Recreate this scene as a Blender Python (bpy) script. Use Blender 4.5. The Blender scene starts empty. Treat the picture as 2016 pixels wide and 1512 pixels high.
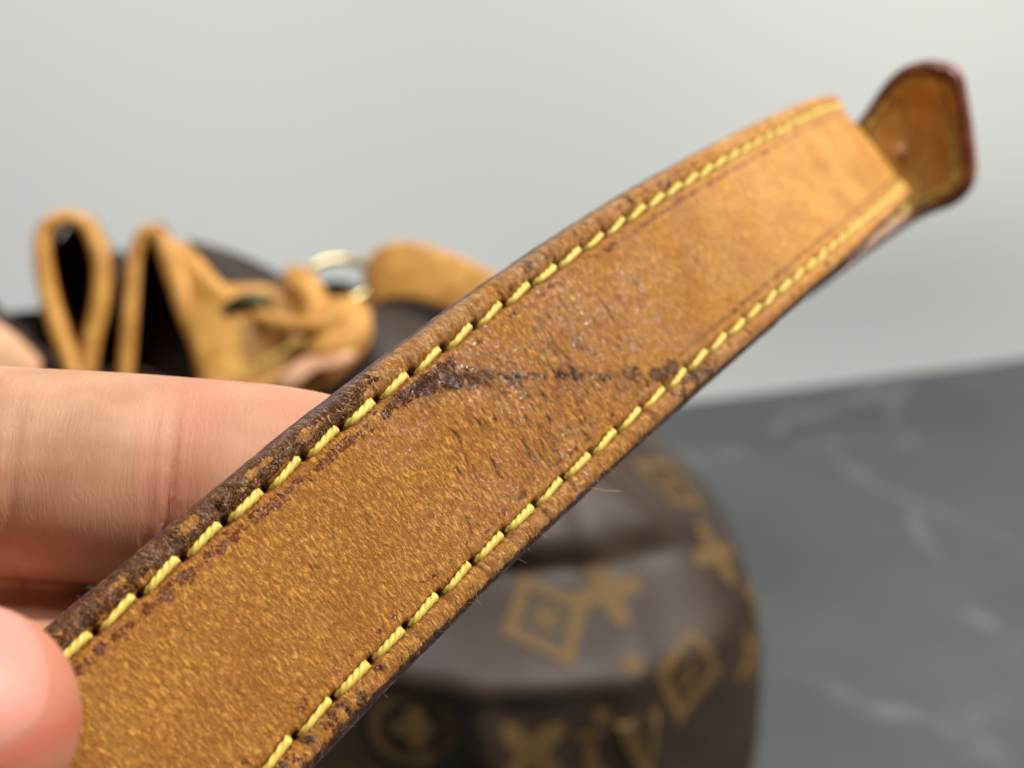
import bpy, bmesh, math, random
import numpy as np
from mathutils import Vector, Matrix
from mathutils.bvhtree import BVHTree
from mathutils.geometry import tessellate_polygon

random.seed(7)
rng = np.random.default_rng(11)
MM = 0.001
SC = bpy.context.scene
COL = SC.collection

# ------------------------------------------------------------------ camera
F_PX, CX, CY = 2626.0, 1008.0, 756.0
PITCH, CAM_H = math.radians(25), 0.40
cam_d = bpy.data.cameras.new('camera')
cam = bpy.data.objects.new('camera', cam_d)
COL.objects.link(cam)
cam.location = (0, 0, CAM_H)
cam.rotation_euler = (math.radians(90) - PITCH, 0, 0)
cam_d.sensor_width = 36.0
cam_d.lens = 36.0 * F_PX / 2016.0
cam_d.clip_start, cam_d.clip_end = 0.005, 20.0
cam_d.dof.use_dof = True
cam_d.dof.focus_distance = 0.108
cam_d.dof.aperture_fstop = cam_d.lens / 1.95
SC.camera = cam

# ------------------------------------------------------------------ world and lamps
w = bpy.data.worlds.new('World')
SC.world = w
w.use_nodes = True
bg = w.node_tree.nodes['Background']
bg.inputs[0].default_value = (0.93, 0.97, 1.0, 1)
bg.inputs[1].default_value = 0.10


def area(name, loc, target, size, power, col):
    d = bpy.data.lights.new(name, 'AREA')
    d.shape = 'DISK'
    d.size = size
    d.energy = power
    d.color = col
    o = bpy.data.objects.new(name, d)
    COL.objects.link(o)
    o.location = loc
    o.rotation_euler = (Vector(target) - Vector(loc)).to_track_quat('-Z', 'Y').to_euler()
    return o


area('ceiling_lamp', (0.80, 0.08, 1.12), (0, 0.15, 0.35), 0.075, 20.0, (1.0, 0.95, 0.88))
area('ceiling_panel', (-0.15, 0.02, 2.15), (0.0, 0.60, 0.3), 0.8, 27.0, (0.95, 0.99, 1.0))

SC.view_settings.view_transform = 'Standard'
SC.view_settings.look = 'None'
SC.view_settings.exposure = 0.0
SC.view_settings.gamma = 1.0
SC.cycles.use_denoising = True

# ------------------------------------------------------------------ helpers
cp, sp_ = math.cos(PITCH), math.sin(PITCH)


def c2w(v):
    """camera frame in mm (right, down, forward) -> world in m"""
    v = np.asarray(v, float) * MM
    x, y, z = v[..., 0], v[..., 1], v[..., 2]
    return np.stack([x, z * cp - y * sp_, CAM_H - z * sp_ - y * cp], -1)


def P(px, py, d):
    return c2w([(px - CX) / F_PX * d, (py - CY) / F_PX * d, d])


def V(a):
    return Vector((float(a[0]), float(a[1]), float(a[2])))


def nrm(v):
    return v / np.maximum(np.linalg.norm(v, axis=-1, keepdims=True), 1e-12)


def link(name, me, mat=None, parent=None, smooth=True):
    o = bpy.data.objects.new(name, me)
    COL.objects.link(o)
    if mat is not None and len(me.materials) == 0:
        me.materials.append(mat)
    if smooth and len(me.polygons):
        me.polygons.foreach_set('use_smooth', np.ones(len(me.polygons), bool))
    if parent is not None:
        o.parent = parent
    return o


def empty(name, loc=(0, 0, 0)):
    o = bpy.data.objects.new(name, None)
    o.empty_display_size = 0.01
    COL.objects.link(o)
    o.location = loc
    return o


def child(name, me, mat, parent, smooth=True):
    """mesh in world coordinates, parented while staying in place"""
    o = link(name, me, mat, parent, smooth)
    o.matrix_parent_inverse = Matrix.Translation(parent_world(parent)).inverted()
    return o


def parent_world(p):
    l = Vector(p.location)
    return l


def tag(o, label=None, cat=None, group=None, kind=None):
    if label: o['label'] = label
    if cat: o['category'] = cat
    if group: o['group'] = group
    if kind: o['kind'] = kind
    return o


def grid_mesh(name, pts, close_u=False, close_v=False, flip=False):
    """pts (n,m,3) world -> quad mesh"""
    n, m = pts.shape[:2]
    me = bpy.data.meshes.new(name)
    iu = np.arange(n if close_u else n - 1)
    iv = np.arange(m if close_v else m - 1)
    I, J = np.meshgrid(iu, iv, indexing='ij')
    I2, J2 = (I + 1) % n, (J + 1) % m
    q = np.stack([I * m + J, I2 * m + J, I2 * m + J2, I * m + J2], -1).reshape(-1, 4)
    if flip: q = q[:, ::-1]
    me.vertices.add(n * m)
    me.vertices.foreach_set('co', pts.reshape(-1).astype(np.float32))
    me.loops.add(q.size)
    me.loops.foreach_set('vertex_index', q.reshape(-1).astype(np.int32))
    me.polygons.add(len(q))
    me.polygons.foreach_set('loop_start', np.arange(0, q.size, 4, dtype=np.int32))
    me.update(calc_edges=True)
    return me, q


def set_uv(me, q, uv):
    l = me.uv_layers.new(name='UVMap')
    l.data.foreach_set('uv', uv.reshape(-1, 2)[q.reshape(-1)].reshape(-1).astype(np.float32))


def set_attr(me, name, val):
    a = me.attributes.new(name, 'FLOAT', 'POINT')
    a.data.foreach_set('value', val.reshape(-1).astype(np.float32))


def vnoise(x, y, seed=0):
    r = np.random.default_rng(seed).random((256, 256))
    xi, yi = np.floor(x).astype(int), np.floor(y).astype(int)
    fx, fy = x - xi, y - yi
    fx, fy = fx * fx * (3 - 2 * fx), fy * fy * (3 - 2 * fy)
    g = lambda a, b: r[a % 256, b % 256]
    return (g(xi, yi) * (1 - fx) + g(xi + 1, yi) * fx) * (1 - fy) + (g(xi, yi + 1) * (1 - fx) + g(xi + 1, yi + 1) * fx) * fy


def fbm(x, y, seed=0, o=3):
    s, a = 0, 0.5
    for k in range(o):
        s = s + a * vnoise(x * 2 ** k, y * 2 ** k, seed + k)
        a *= 0.5
    return s / (1 - 0.5 ** o)


def sst(a, b, x):
    t = np.clip((x - a) / (b - a), 0, 1)
    return t * t * (3 - 2 * t)


# ------------------------------------------------------------------ node helper
class NT:
    def __init__(s, name):
        s.m = bpy.data.materials.new(name)
        s.m.use_nodes = True
        s.t = s.m.node_tree
        s.b = s.t.nodes['Principled BSDF']

    def n(s, typ, **kw):
        nd = s.t.nodes.new(typ)
        for k, v in kw.items(): setattr(nd, k, v)
        return nd

    def put(s, sock, v):
        if isinstance(v, bpy.types.NodeSocket):
            s.t.links.new(v, sock)
        elif isinstance(v, (tuple, list)) and sock.type == 'RGBA' and len(v) == 3:
            sock.default_value = (*v, 1)
        else:
            sock.default_value = v

    def math(s, op, a, b=None, clamp=False):
        nd = s.n('ShaderNodeMath', operation=op, use_clamp=clamp)
        s.put(nd.inputs[0], a)
        if b is not None: s.put(nd.inputs[1], b)
        return nd.outputs[0]

    def mix(s, f, a, b):
        nd = s.n('ShaderNodeMix', data_type='RGBA')
        s.put(nd.inputs[0], f); s.put(nd.inputs[6], a); s.put(nd.inputs[7], b)
        return nd.outputs[2]

    def ramp(s, f, lo, hi, smooth=True):
        nd = s.n('ShaderNodeMapRange', interpolation_type='SMOOTHSTEP' if smooth else 'LINEAR')
        s.put(nd.inputs[0], f); nd.inputs[1].default_value = lo; nd.inputs[2].default_value = hi
        return nd.outputs[0]

    def attr(s, name):
        return s.n('ShaderNodeAttribute', attribute_name=name).outputs['Fac']

    def uv(s, scale=(1, 1, 1), rot=0, loc=(0, 0, 0)):
        u = s.n('ShaderNodeUVMap', uv_map='UVMap')
        mp = s.n('ShaderNodeMapping')
        s.t.links.new(u.outputs[0], mp.inputs[0])
        mp.inputs['Scale'].default_value = scale
        mp.inputs['Rotation'].default_value = (0, 0, rot)
        mp.inputs['Location'].default_value = loc
        return mp.outputs[0]

    def obj(s, scale=(1, 1, 1), loc=(0, 0, 0)):
        u = s.n('ShaderNodeTexCoord')
        mp = s.n('ShaderNodeMapping')
        s.t.links.new(u.outputs['Object'], mp.inputs[0])
        mp.inputs['Scale'].default_value = scale
        mp.inputs['Location'].default_value = loc
        return mp.outputs[0]

    def noise(s, vec, scale, detail=3, rough=0.5, dist=0.0, col=False):
        nd = s.n('ShaderNodeTexNoise')
        s.put(nd.inputs['Vector'], vec)
        nd.inputs['Scale'].default_value = scale
        nd.inputs['Detail'].default_value = detail
        nd.inputs['Roughness'].default_value = rough
        nd.inputs['Distortion'].default_value = dist
        return nd.outputs['Color' if col else 'Fac']

    def voro(s, vec, scale, feature='F1', rand=1.0):
        nd = s.n('ShaderNodeTexVoronoi', feature=feature)
        s.put(nd.inputs['Vector'], vec)
        nd.inputs['Scale'].default_value = scale
        nd.inputs['Randomness'].default_value = rand
        return nd

    def bump(s, h, strength, dist, prev=None):
        nd = s.n('ShaderNodeBump')
        s.put(nd.inputs['Height'], h)
        nd.inputs['Strength'].default_value = strength
        nd.inputs['Distance'].default_value = dist
        if prev is not None: s.t.links.new(prev, nd.inputs['Normal'])
        return nd.outputs[0]

    def set(s, **kw):
        for k, v in kw.items():
            s.put(s.b.inputs[k.replace('_', ' ')], v)
        return s.m


def srgb(r, g, b):
    f = lambda c: (c / 255 / 12.92) if c / 255 <= 0.04045 else ((c / 255 + 0.055) / 1.055) ** 2.4
    return (f(r), f(g), f(b))


# ------------------------------------------------------------------ materials
def mat_leather_face():
    s = NT('worn_tan_leather')
    uv = s.uv()
    warp = s.noise(uv, 2.2, 3, 0.6, col=True)
    wv = s.n('ShaderNodeVectorMath', operation='MULTIPLY_ADD')
    s.put(wv.inputs[0], warp); wv.inputs[1].default_value = (0.9, 0.9, 0); s.put(wv.inputs[2], uv)
    wuv = wv.outputs[0]
    # pebbles of the surviving grain
    st = s.n('ShaderNodeMapping'); s.put(st.inputs[0], wuv); st.inputs['Scale'].default_value = (1.0, 0.62, 1)
    cell = s.voro(st.outputs[0], 1.75)
    edge = s.voro(st.outputs[0], 1.75, 'DISTANCE_TO_EDGE')
    rnd = s.n('ShaderNodeSeparateColor'); s.put(rnd.inputs[0], cell.outputs['Color'])
    wear = s.attr('wear')
    # patch noise makes the pebbles come in groups
    patch = s.noise(s.uv((1, 0.8, 1)), 0.75, 3, 0.6)
    th = s.math('ADD', s.math('MULTIPLY', rnd.outputs[0], 0.55), s.math('MULTIPLY', patch, 0.75))
    on = s.ramp(s.math('SUBTRACT', s.math('MULTIPLY', wear, 1.30), th), -0.06, 0.12)
    fibn = s.noise(s.uv((4.2, 1.6, 1), rot=math.radians(14)), 1.0, 4, 0.65, 0.6)
    inside = s.ramp(s.math('ADD', edge.outputs['Distance'], s.math('ADD', s.math('MULTIPLY', s.math('SUBTRACT', fibn, 0.5), 0.55), s.math('MULTIPLY', s.math('MULTIPLY', wear, wear), 0.07))), 0.00, 0.10)
    frag = s.ramp(s.noise(s.uv((1.5, 1, 1)), 5.0, 4, 0.7), 0.36, 0.52)
    dark = s.math('MULTIPLY', s.math('MULTIPLY', on, inside), frag)
    # fibres that run across the strap
    fib = s.noise(s.uv((4.0, 1.25, 1), rot=math.radians(9)), 1.0, 5, 0.66, 0.5)
    fib2 = s.noise(s.uv((2.7, 1.15, 1), rot=math.radians(-12), loc=(7, 3, 0)), 1.0, 4, 0.62, 0.8)
    gap = s.math('SUBTRACT', 1.0, s.ramp(s.math('ABSOLUTE', s.math('SUBTRACT', fib2, 0.5)), 0.0, 0.055))
    gap2 = s.math('SUBTRACT', 1.0, s.ramp(s.math('ABSOLUTE', s.math('SUBTRACT', fib, 0.47)), 0.0, 0.05))
    gap = s.math('MAXIMUM', gap, s.math('MULTIPLY', gap2, 0.8))
    big = s.noise(uv, 0.16, 4, 0.55)
    mid = s.noise(uv, 0.9, 4, 0.6)
    base = s.mix(s.ramp(fib, 0.30, 0.72), srgb(138, 78, 22), srgb(226, 160, 70))
    base = s.mix(s.math('MULTIPLY', s.ramp(fib2, 0.35, 0.70), 0.55), base, srgb(208, 142, 56))
    base = s.mix(s.math('MULTIPLY', s.ramp(big, 0.42, 0.68), 0.40), base, srgb(166, 98, 26))
    base = s.mix(s.math('MULTIPLY', s.ramp(mid, 0.50, 0.74), 0.34), base, srgb(182, 96, 32))
    base = s.mix(s.math('MULTIPLY', gap, 0.40), base, srgb(112, 56, 12))  # shade between the fibres, painted into the colour
    # smooth polished leather towards the far, less handled end; its brighter light painted in
    sm = s.attr('polish_light')
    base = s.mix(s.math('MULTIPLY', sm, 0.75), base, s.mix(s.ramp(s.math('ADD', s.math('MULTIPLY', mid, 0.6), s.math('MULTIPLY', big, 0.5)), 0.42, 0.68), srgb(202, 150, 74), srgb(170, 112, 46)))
    # pale raised fibres on worn borders
    base = s.mix(s.math('MULTIPLY', s.attr('fray'), s.ramp(fib, 0.48, 0.70)), base, srgb(204, 158, 92))
    line = s.attr('crease')
    base = s.mix(s.math('MULTIPLY', line, s.ramp(mid, 0.25, 0.65)), base, srgb(118, 58, 42))
    base = s.mix(s.attr('stain'), base, srgb(62, 40, 40))
    dk = s.mix(s.attr('reddish'), s.mix(rnd.outputs[1], srgb(34, 19, 22), srgb(74, 38, 32)), srgb(120, 58, 34))
    col = s.mix(s.math('MULTIPLY', dark, 0.94), base, dk)
    col = s.mix(s.math('MULTIPLY', s.attr('rimpaint'), s.ramp(s.math('ADD', s.attr('rimpaint'), s.math('SUBTRACT', fib2, 0.5)), 0.35, 0.6)), col, s.mix(mid, srgb(64, 36, 40), srgb(92, 56, 50)))
    col = s.mix(s.attr('grime'), col, srgb(30, 16, 10))
    # relief
    h1 = s.math('ADD', s.math('MULTIPLY', fib, 0.9), s.math('MULTIPLY', fib2, 0.7))
    fine = s.noise(s.uv((1.6, 1, 1), loc=(2, 9, 0)), 9.0, 3, 0.6)
    h1 = s.math('ADD', h1, s.math('MULTIPLY', fine, 0.35))
    h1 = s.math('SUBTRACT', h1, s.math('MULTIPLY', gap, 0.16))
    inv = s.math('SUBTRACT', 1.0, s.math('MULTIPLY', sm, 0.82))
    h1 = s.math('MULTIPLY', h1, inv)
    peb = s.math('MULTIPLY', s.ramp(edge.outputs['Distance'], 0.0, 0.22), s.math('ADD', 0.12, s.math('MULTIPLY', dark, 0.35)))
    n1 = s.bump(s.math('ADD', h1, peb), 1.0, 0.42 * MM)
    glaze = s.math('MULTIPLY', s.attr('glaze'), s.ramp(s.noise(s.uv((1.2, 0.8, 1)), 2.6, 3, 0.65), 0.34, 0.62))
    rough = s.math('SUBTRACT', 0.60, s.math('MULTIPLY', dark, 0.10))
    rough = s.math('SUBTRACT', rough, s.math('MULTIPLY', glaze, 0.30))
    rough = s.math('SUBTRACT', rough, s.math('MULTIPLY', sm, 0.06))
    spec = s.math('ADD', 0.30, s.math('MULTIPLY', s.math('SUBTRACT', glaze, s.math('MULTIPLY', dark, 0.5)), 0.40))
    s.set(Base_Color=col, Roughness=rough, Normal=n1)
    s.put(s.b.inputs['Specular IOR Level'], spec)
    gw = s.n('ShaderNodeMapping'); s.put(gw.inputs[0], wuv); gw.inputs['Scale'].default_value = (1.0, 0.72, 1)
    pb = s.voro(gw.outputs[0], 2.2)
    sq = s.math('MULTIPLY', pb.outputs['Distance'], pb.outputs['Distance'])
    gr = s.n('ShaderNodeSeparateColor'); s.put(gr.inputs[0], pb.outputs['Color'])
    pick = s.ramp(gr.outputs[2], 0.20, 0.55)
    cw = s.math('MULTIPLY', s.math('MAXIMUM', glaze, s.math('MULTIPLY', dark, 0.6)), pick)
    s.put(s.b.inputs['Coat Weight'], s.math('MULTIPLY', cw, 1.0))
    s.put(s.b.inputs['Coat Roughness'], 0.15)
    hh = s.math('SUBTRACT', s.math('MULTIPLY', fine, 0.05), sq)
    s.put(s.b.inputs['Coat Normal'], s.bump(hh, 1.0, 0.24 * MM))
    return s.m


def mat_edge():
    s = NT('dark_edge_paint')
    o = s.obj((1, 1, 1))
    n = s.noise(o, 900, 4, 0.65)
    n2 = s.noise(o, 3200, 3, 0.6)
    col = s.mix(s.ramp(n, 0.42, 0.60), srgb(58, 34, 40), srgb(96, 62, 54))
    col = s.mix(s.math('MULTIPLY', s.ramp(n, 0.56, 0.66), s.ramp(n2, 0.4, 0.6)), col, srgb(168, 122, 72))
    s.set(Base_Color=col, Roughness=0.5, Normal=s.bump(s.math('ADD', n, n2), 0.7, 0.12 * MM))
    return s.m


def mat_simple_leather(name, a, b, scale=500, rough=0.55, bump=0.4):
    s = NT(name)
    o = s.obj()
    n = s.noise(o, scale, 4, 0.6)
    n2 = s.noise(o, scale * 0.15, 3, 0.5)
    col = s.mix(s.ramp(n, 0.35, 0.68), a, b)
    col = s.mix(s.math('MULTIPLY', s.ramp(n2, 0.45, 0.7), 0.5), col, tuple(c * 0.62 for c in a))
    s.set(Base_Color=col, Roughness=rough, Normal=s.bump(n, bump, 0.2 * MM))
    return s.m


def mat_thread():
    s = NT('yellow_waxed_thread')
    o = s.obj((1, 1, 1))
    f = s.noise(o, 16000, 2, 0.6)
    oi = s.n('ShaderNodeObjectInfo')
    col = s.mix(s.ramp(f, 0.3, 0.7), srgb(188, 160, 52), srgb(220, 198, 96))
    col = s.mix(s.math('MULTIPLY', oi.outputs['Random'], 0.35), col, srgb(188, 152, 54))
    col = s.mix(s.math('MULTIPLY', s.attr('ends'), 0.6), col, srgb(120, 92, 24))
    s.set(Base_Color=col, Roughness=0.45, Normal=s.bump(f, 0.25, 0.03 * MM))
    s.put(s.b.inputs['Sheen Weight'], 0.15)
    return s.m


def mat_skin():
    s = NT('skin')
    o = s.obj()
    fine = s.noise(s.obj((1, 1, 1)), 1500, 3, 0.6)
    blot = s.noise(o, 170, 3, 0.55)
    col = s.mix(s.ramp(blot, 0.3, 0.7), srgb(168, 123, 92), srgb(182, 139, 107))
    col = s.mix(s.attr('blush'), col, srgb(184, 114, 92))
    col = s.mix(s.attr('red'), col, srgb(186, 74, 62))
    uv = s.attr('along')
    vv = s.attr('around')
    cb = s.n('ShaderNodeCombineXYZ'); s.put(cb.inputs[0], uv); s.put(cb.inputs[1], vv)
    warp = s.noise(cb.outputs[0], 0.32, 2, 0.5)
    # skin ridges: close fine lines round the pad
    ph = s.math('ADD', s.math('MULTIPLY', uv, 11.0), s.math('MULTIPLY', warp, 34.0))
    ridge = s.math('SINE', ph)
    ridge = s.math('MULTIPLY', ridge, s.ramp(s.noise(cb.outputs[0], 0.8, 3, 0.6), 0.36, 0.62))
    mpn = s.n('ShaderNodeMapping'); s.put(mpn.inputs[0], cb.outputs[0]); mpn.inputs['Scale'].default_value = (4.6, 0.40, 1)
    lines = s.noise(mpn.outputs[0], 1.0, 4, 0.6, 0.7)
    col = s.mix(s.math('MULTIPLY', s.ramp(lines, 0.52, 0.66), 0.06), col, srgb(230, 186, 150))
    h = s.math('ADD', s.math('MULTIPLY', ridge, 0.16), s.math('ADD', s.math('MULTIPLY', lines, 1.1), s.math('MULTIPLY', fine, 0.35)))
    nb = s.bump(h, 0.24, 0.16 * MM)
    s.set(Base_Color=col, Roughness=0.56, Normal=nb)
    s.put(s.b.inputs['Subsurface Weight'], 0.35)
    s.b.inputs['Subsurface Radius'].default_value = (1.0, 0.38, 0.2)
    s.b.inputs['Subsurface Scale'].default_value = 1.0 * MM
    s.put(s.b.inputs['Specular IOR Level'], 0.35)
    return s.m


def mat_nail():
    s = NT('pink_nail')
    n = s.noise(s.obj(), 300, 2, 0.5)
    s.set(Base_Color=s.mix(n, srgb(196, 126, 108), srgb(204, 138, 122)), Roughness=0.55)
    s.put(s.b.inputs['Subsurface Weight'], 0.25)
    s.b.inputs['Subsurface Scale'].default_value = 1.0 * MM
    return s.m


def mat_canvas():
    s = NT('brown_coated_canvas')
    o = s.obj()
    n = s.noise(o, 900, 4, 0.6)
    n2 = s.noise(o, 40, 3, 0.5)
    col = s.mix(s.ramp(n2, 0.3, 0.7), srgb(46, 34, 27), srgb(58, 45, 36))
    s.set(Base_Color=col, Roughness=s.math('ADD', 0.42, s.math('MULTIPLY', n2, 0.16)), Normal=s.bump(n, 0.35, 0.3 * MM))
    s.put(s.b.inputs['Specular IOR Level'], 0.35)
    return s.m


def mat_print():
    s = NT('ochre_print')
    n = s.noise(s.obj(), 700, 3, 0.6)
    s.set(Base_Color=s.mix(n, srgb(84, 62, 27), srgb(100, 75, 34)), Roughness=0.75)
    return s.m


def mat_brass():
    s = NT('polished_brass')
    n = s.noise(s.obj(), 200, 3, 0.5)
    s.set(Base_Color=s.mix(n, (0.80, 0.62, 0.28), (0.9, 0.74, 0.40)), Metallic=1.0, Roughness=0.22)
    return s.m


def mat_floor():
    s = NT('grey_marbled_surface')
    o = s.obj()
    n = s.noise(o, 6, 5, 0.6)
    n2 = s.noise(o, 22, 4, 0.6, 0.8)
    wv = s.noise(o, 3.2, 4, 0.55, col=True)
    ad = s.n('ShaderNodeVectorMath', operation='MULTIPLY_ADD')
    s.put(ad.inputs[0], wv); ad.inputs[1].default_value = (0.35, 0.35, 0); s.put(ad.inputs[2], o)
    ve = s.voro(ad.outputs[0], 5.0, 'DISTANCE_TO_EDGE')
    vein = s.math('MULTIPLY', s.math('SUBTRACT', 1.0, s.ramp(ve.outputs['Distance'], 0.0, 0.035)), s.ramp(n2, 0.44, 0.66))
    col = s.mix(s.ramp(n, 0.3, 0.7), srgb(66, 69, 70), srgb(80, 83, 84))
    col = s.mix(s.math('MULTIPLY', s.ramp(n2, 0.5, 0.8), 0.3), col, srgb(88, 88, 91))
    col = s.mix(s.math('MULTIPLY', vein, 0.22), col, srgb(160, 168, 172))
    s.set(Base_Color=col, Roughness=0.42)
    return s.m


def mat_wall():
    s = NT('white_backdrop')
    n = s.noise(s.obj(), 1.6, 3, 0.5)
    s.set(Base_Color=s.mix(s.ramp(n, 0.3, 0.7), (0.69, 0.725, 0.715), (0.76, 0.775, 0.765)), Roughness=0.8)
    return s.m


M_FACE, M_EDGE, M_THREAD, M_SKIN, M_NAIL = mat_leather_face(), mat_edge(), mat_thread(), mat_skin(), mat_nail()
M_BACK = mat_simple_leather('back_leather', srgb(150, 96, 40), srgb(190, 132, 66), 900)
M_TRIM = mat_simple_leather('trim_leather', srgb(182, 124, 48), srgb(214, 158, 78), 220, 0.6)
M_SUEDE = mat_simple_leather('pale_cut_leather', srgb(206, 150, 110), srgb(226, 178, 138), 260, 0.7)
M_TIP = mat_simple_leather('tan_strap_end_leather', srgb(192, 134, 54), srgb(218, 164, 80), 420, 0.45)
M_CANVAS, M_PRINT, M_BRASS, M_FLOOR, M_WALL = mat_canvas(), mat_print(), mat_brass(), mat_floor(), mat_wall()
s_ = NT('dark_green_metal'); M_EYE = s_.set(Base_Color=srgb(74, 76, 56), Metallic=0.6, Roughness=0.45)
M_TIPEDGE = mat_simple_leather('red_brown_edge_paint', srgb(84, 42, 30), srgb(122, 66, 40), 300, 0.38)
s_ = NT('fine_fibre'); M_FIB = s_.set(Base_Color=srgb(196, 150, 84), Roughness=0.5)
s_ = NT('dark_brown'); M_DARK = s_.set(Base_Color=srgb(46, 24, 14), Roughness=0.8)

# ------------------------------------------------------------------ setting


def floor_hit(px, py):
    d = P(px, py, 1000.0) - np.array([0, 0, CAM_H])
    k = -CAM_H / d[2]
    return np.array([0, 0, CAM_H]) + d * k


fa, fb = floor_hit(1400, 786), floor_hit(2016, 706)
wdir = nrm(fb - fa)
wn = np.array([-wdir[1], wdir[0], 0.0])           # away from the camera
n = 60
fl = np.array([[(-1.6 + 3.4 * i / n), (-0.5 + 2.4 * j / n), 0.0] for i in range(n + 1) for j in range(n + 1)]).reshape(n + 1, n + 1, 3)
me, q = grid_mesh('floor', fl)
tag(link('floor', me, M_FLOOR), kind='structure')
# backdrop sheet: stands on the floor, soft vertical folds
ws, hs = np.linspace(-2.2, 1.8, 160), np.linspace(-0.002, 1.6, 60)
S_, H_ = np.meshgrid(ws, hs, indexing='ij')
fold = 0.030 * np.exp(-((S_ + 0.62 + 0.10 * H_) / 0.05) ** 2) + 0.012 * np.sin(S_ * 5 + 1.2) + 0.006 * np.sin(S_ * 11 + H_ * 4) \
    - 0.006 * np.exp(-((S_ - 0.33) / 0.03) ** 2)
fold = fold * sst(0, 0.15, H_)
wp = fa[None, None] + wdir * S_[..., None] - wn * fold[..., None] + np.array([0, 0, 1.0]) * H_[..., None]
me, q = grid_mesh('wall', wp)
tag(link('wall', me, M_WALL), kind='structure')

# ------------------------------------------------------------------ shoulder strap
PC = [[0.8088, -0.8586, -3.7646, 31.4599, 12.6939], [-0.7529, -0.0443, 4.9565, -23.527, -7.7971],
      [-1.3279, 0.1899, 6.0454, 36.4725, 130.5947]]
PD = [[0.6715, -0.7349, -0.4752, -9.1978], [-0.7251, 0.4918, 0.3812, -12.4398], [-0.9831, 0.9082, 0.635, -0.3165]]
ROW, HALF, STEP = 7.75, 10.25, 4.13


def ev(p, t):
    return np.stack([np.polyval(k, (t - 15) / 13) for k in p], -1)


dt = 0.02
TS = np.arange(-9, 47, dt)
CC = np.zeros((len(TS), 3)); XX = np.zeros_like(CC)
mid = (TS >= 3) & (TS <= 25)
CC[mid], XX[mid] = ev(PC, TS[mid]), nrm(ev(PD, TS[mid]))
i0, i1 = np.where(mid)[0][0], np.where(mid)[0][-1]
g = CC[i0 + 1] - CC[i0]; gx = (XX[i0 + 50] - XX[i0]) / 50
for i in range(i0 - 1, -1, -1):
    CC[i] = CC[i + 1] - g
    XX[i] = nrm(XX[i + 1] - gx * 0.5)
g = CC[i1] - CC[i1 - 1]; Xc = XX[i1].copy()
for i in range(i1 + 1, len(TS)):
    t = TS[i]
    Xc = nrm(Xc - nrm(g) * (Xc @ nrm(g)) * 0.02)
    k = math.radians(0.65 + 0.078 * (t - 25) if t < 38 else 10.0) * dt
    g = g * math.cos(k) + np.cross(Xc, g) * math.sin(k) + Xc * (Xc @ g) * (1 - math.cos(k))
    CC[i] = CC[i - 1] + g; XX[i] = Xc
TT = nrm(np.gradient(CC, axis=0))
NN = nrm(np.cross(TT, XX))                       # towards the camera
if NN[800][2] > 0: NN = -NN


def fr(t):
    t = np.asarray(t, float)
    f = lambda A: np.stack([np.interp(t, TS, A[:, k]) for k in range(3)], -1)
    return f(CC), nrm(f(XX)), nrm(f(NN)), nrm(f(TT))


hole_t = np.arange(-8, 46)                       # holes at hole_t + 0.5 (between stitches)
LOWER_OFF = 0.5                                  # the lower row is half a stitch out of step


def relief(t, v, with_fine=True):
    """height in mm above the mid surface of the front face"""
    a = t * STEP
    av = np.abs(v)
    h = 0.25 * (1 - (v / ROW) ** 2) * (av < ROW)
    # rolled border
    e = np.clip((av - ROW) / (HALF - ROW), 0, 1)
    h = h + (av >= ROW) * (0.40 * np.sin(np.pi * np.clip(e * 0.92, 0, 1)) - 1.15 * e ** 7)
    h = h - 0.34 * np.exp(-((av - ROW) / 0.42) ** 2)
    off = np.where(v > 0, 0.0, LOWER_OFF)
    u = (t - off - 0.5) - np.round(t - off - 0.5)
    # thread holes
    h = h - 0.85 * np.exp(-((u * STEP) / 0.34) ** 2 - ((av - ROW) / 0.34) ** 2)
    # puckers pulled in at every hole
    wob = vnoise(t * 0.9, v * 0.2 + 30, 5)
    h = h - (0.20 + 0.30 * wob) * np.exp(-((u * STEP) / 0.30) ** 2) * np.exp(-((av - 8.8) / 0.95) ** 2) * (av > ROW)
    h = h + 0.15 * np.cos(2 * np.pi * u + np.pi) * np.exp(-((av - 8.7) / 1.0) ** 2)
    h = h - 0.10 * np.exp(-((u * STEP) / 0.28) ** 2) * np.exp(-((av - 6.9) / 0.7) ** 2)
    # groove pressed along the inside of the rows
    h = h - 0.07 * np.exp(-((av - 6.25) / 0.25) ** 2) * sst(13, 22, t)
    h = h + 0.16 * (fbm(a * 0.20, v * 0.20, 21) - 0.5)
    return h


t_near = np.arange(-4.5, 17, 0.10 / STEP)
t_far = np.arange(17, 46.5, 0.30 / STEP)
tt = np.concatenate([np.arange(-8.5, -4.55, 0.3 / STEP), t_near, t_far])
vv = np.concatenate([np.linspace(-HALF, -ROW - 0.6, 26)[:-1], np.linspace(-ROW - 0.6, ROW + 0.6, 166), np.linspace(ROW + 0.6, HALF, 26)[1:]])
Tg, Vg = np.meshgrid(tt, vv, indexing='ij')
Hh = relief(Tg, Vg)
Ag = Tg * STEP
detail = 1 - 0.8 * sst(16, 24, Tg)
# fibrous and pebbled body relief
nz = fbm(Ag * 2.9 + 0.4 * Vg, Vg * 1.15, 40, 3)
Hh += detail * (0.11 * (nz - 0.5) - 0.05 * np.exp(-((nz - 0.5) / 0.05) ** 2))
Hh += detail * 0.20 * (fbm(Ag * 1.3, Vg * 0.9, 50, 2) - 0.5) * (np.abs(Vg) > 7.2)
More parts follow.
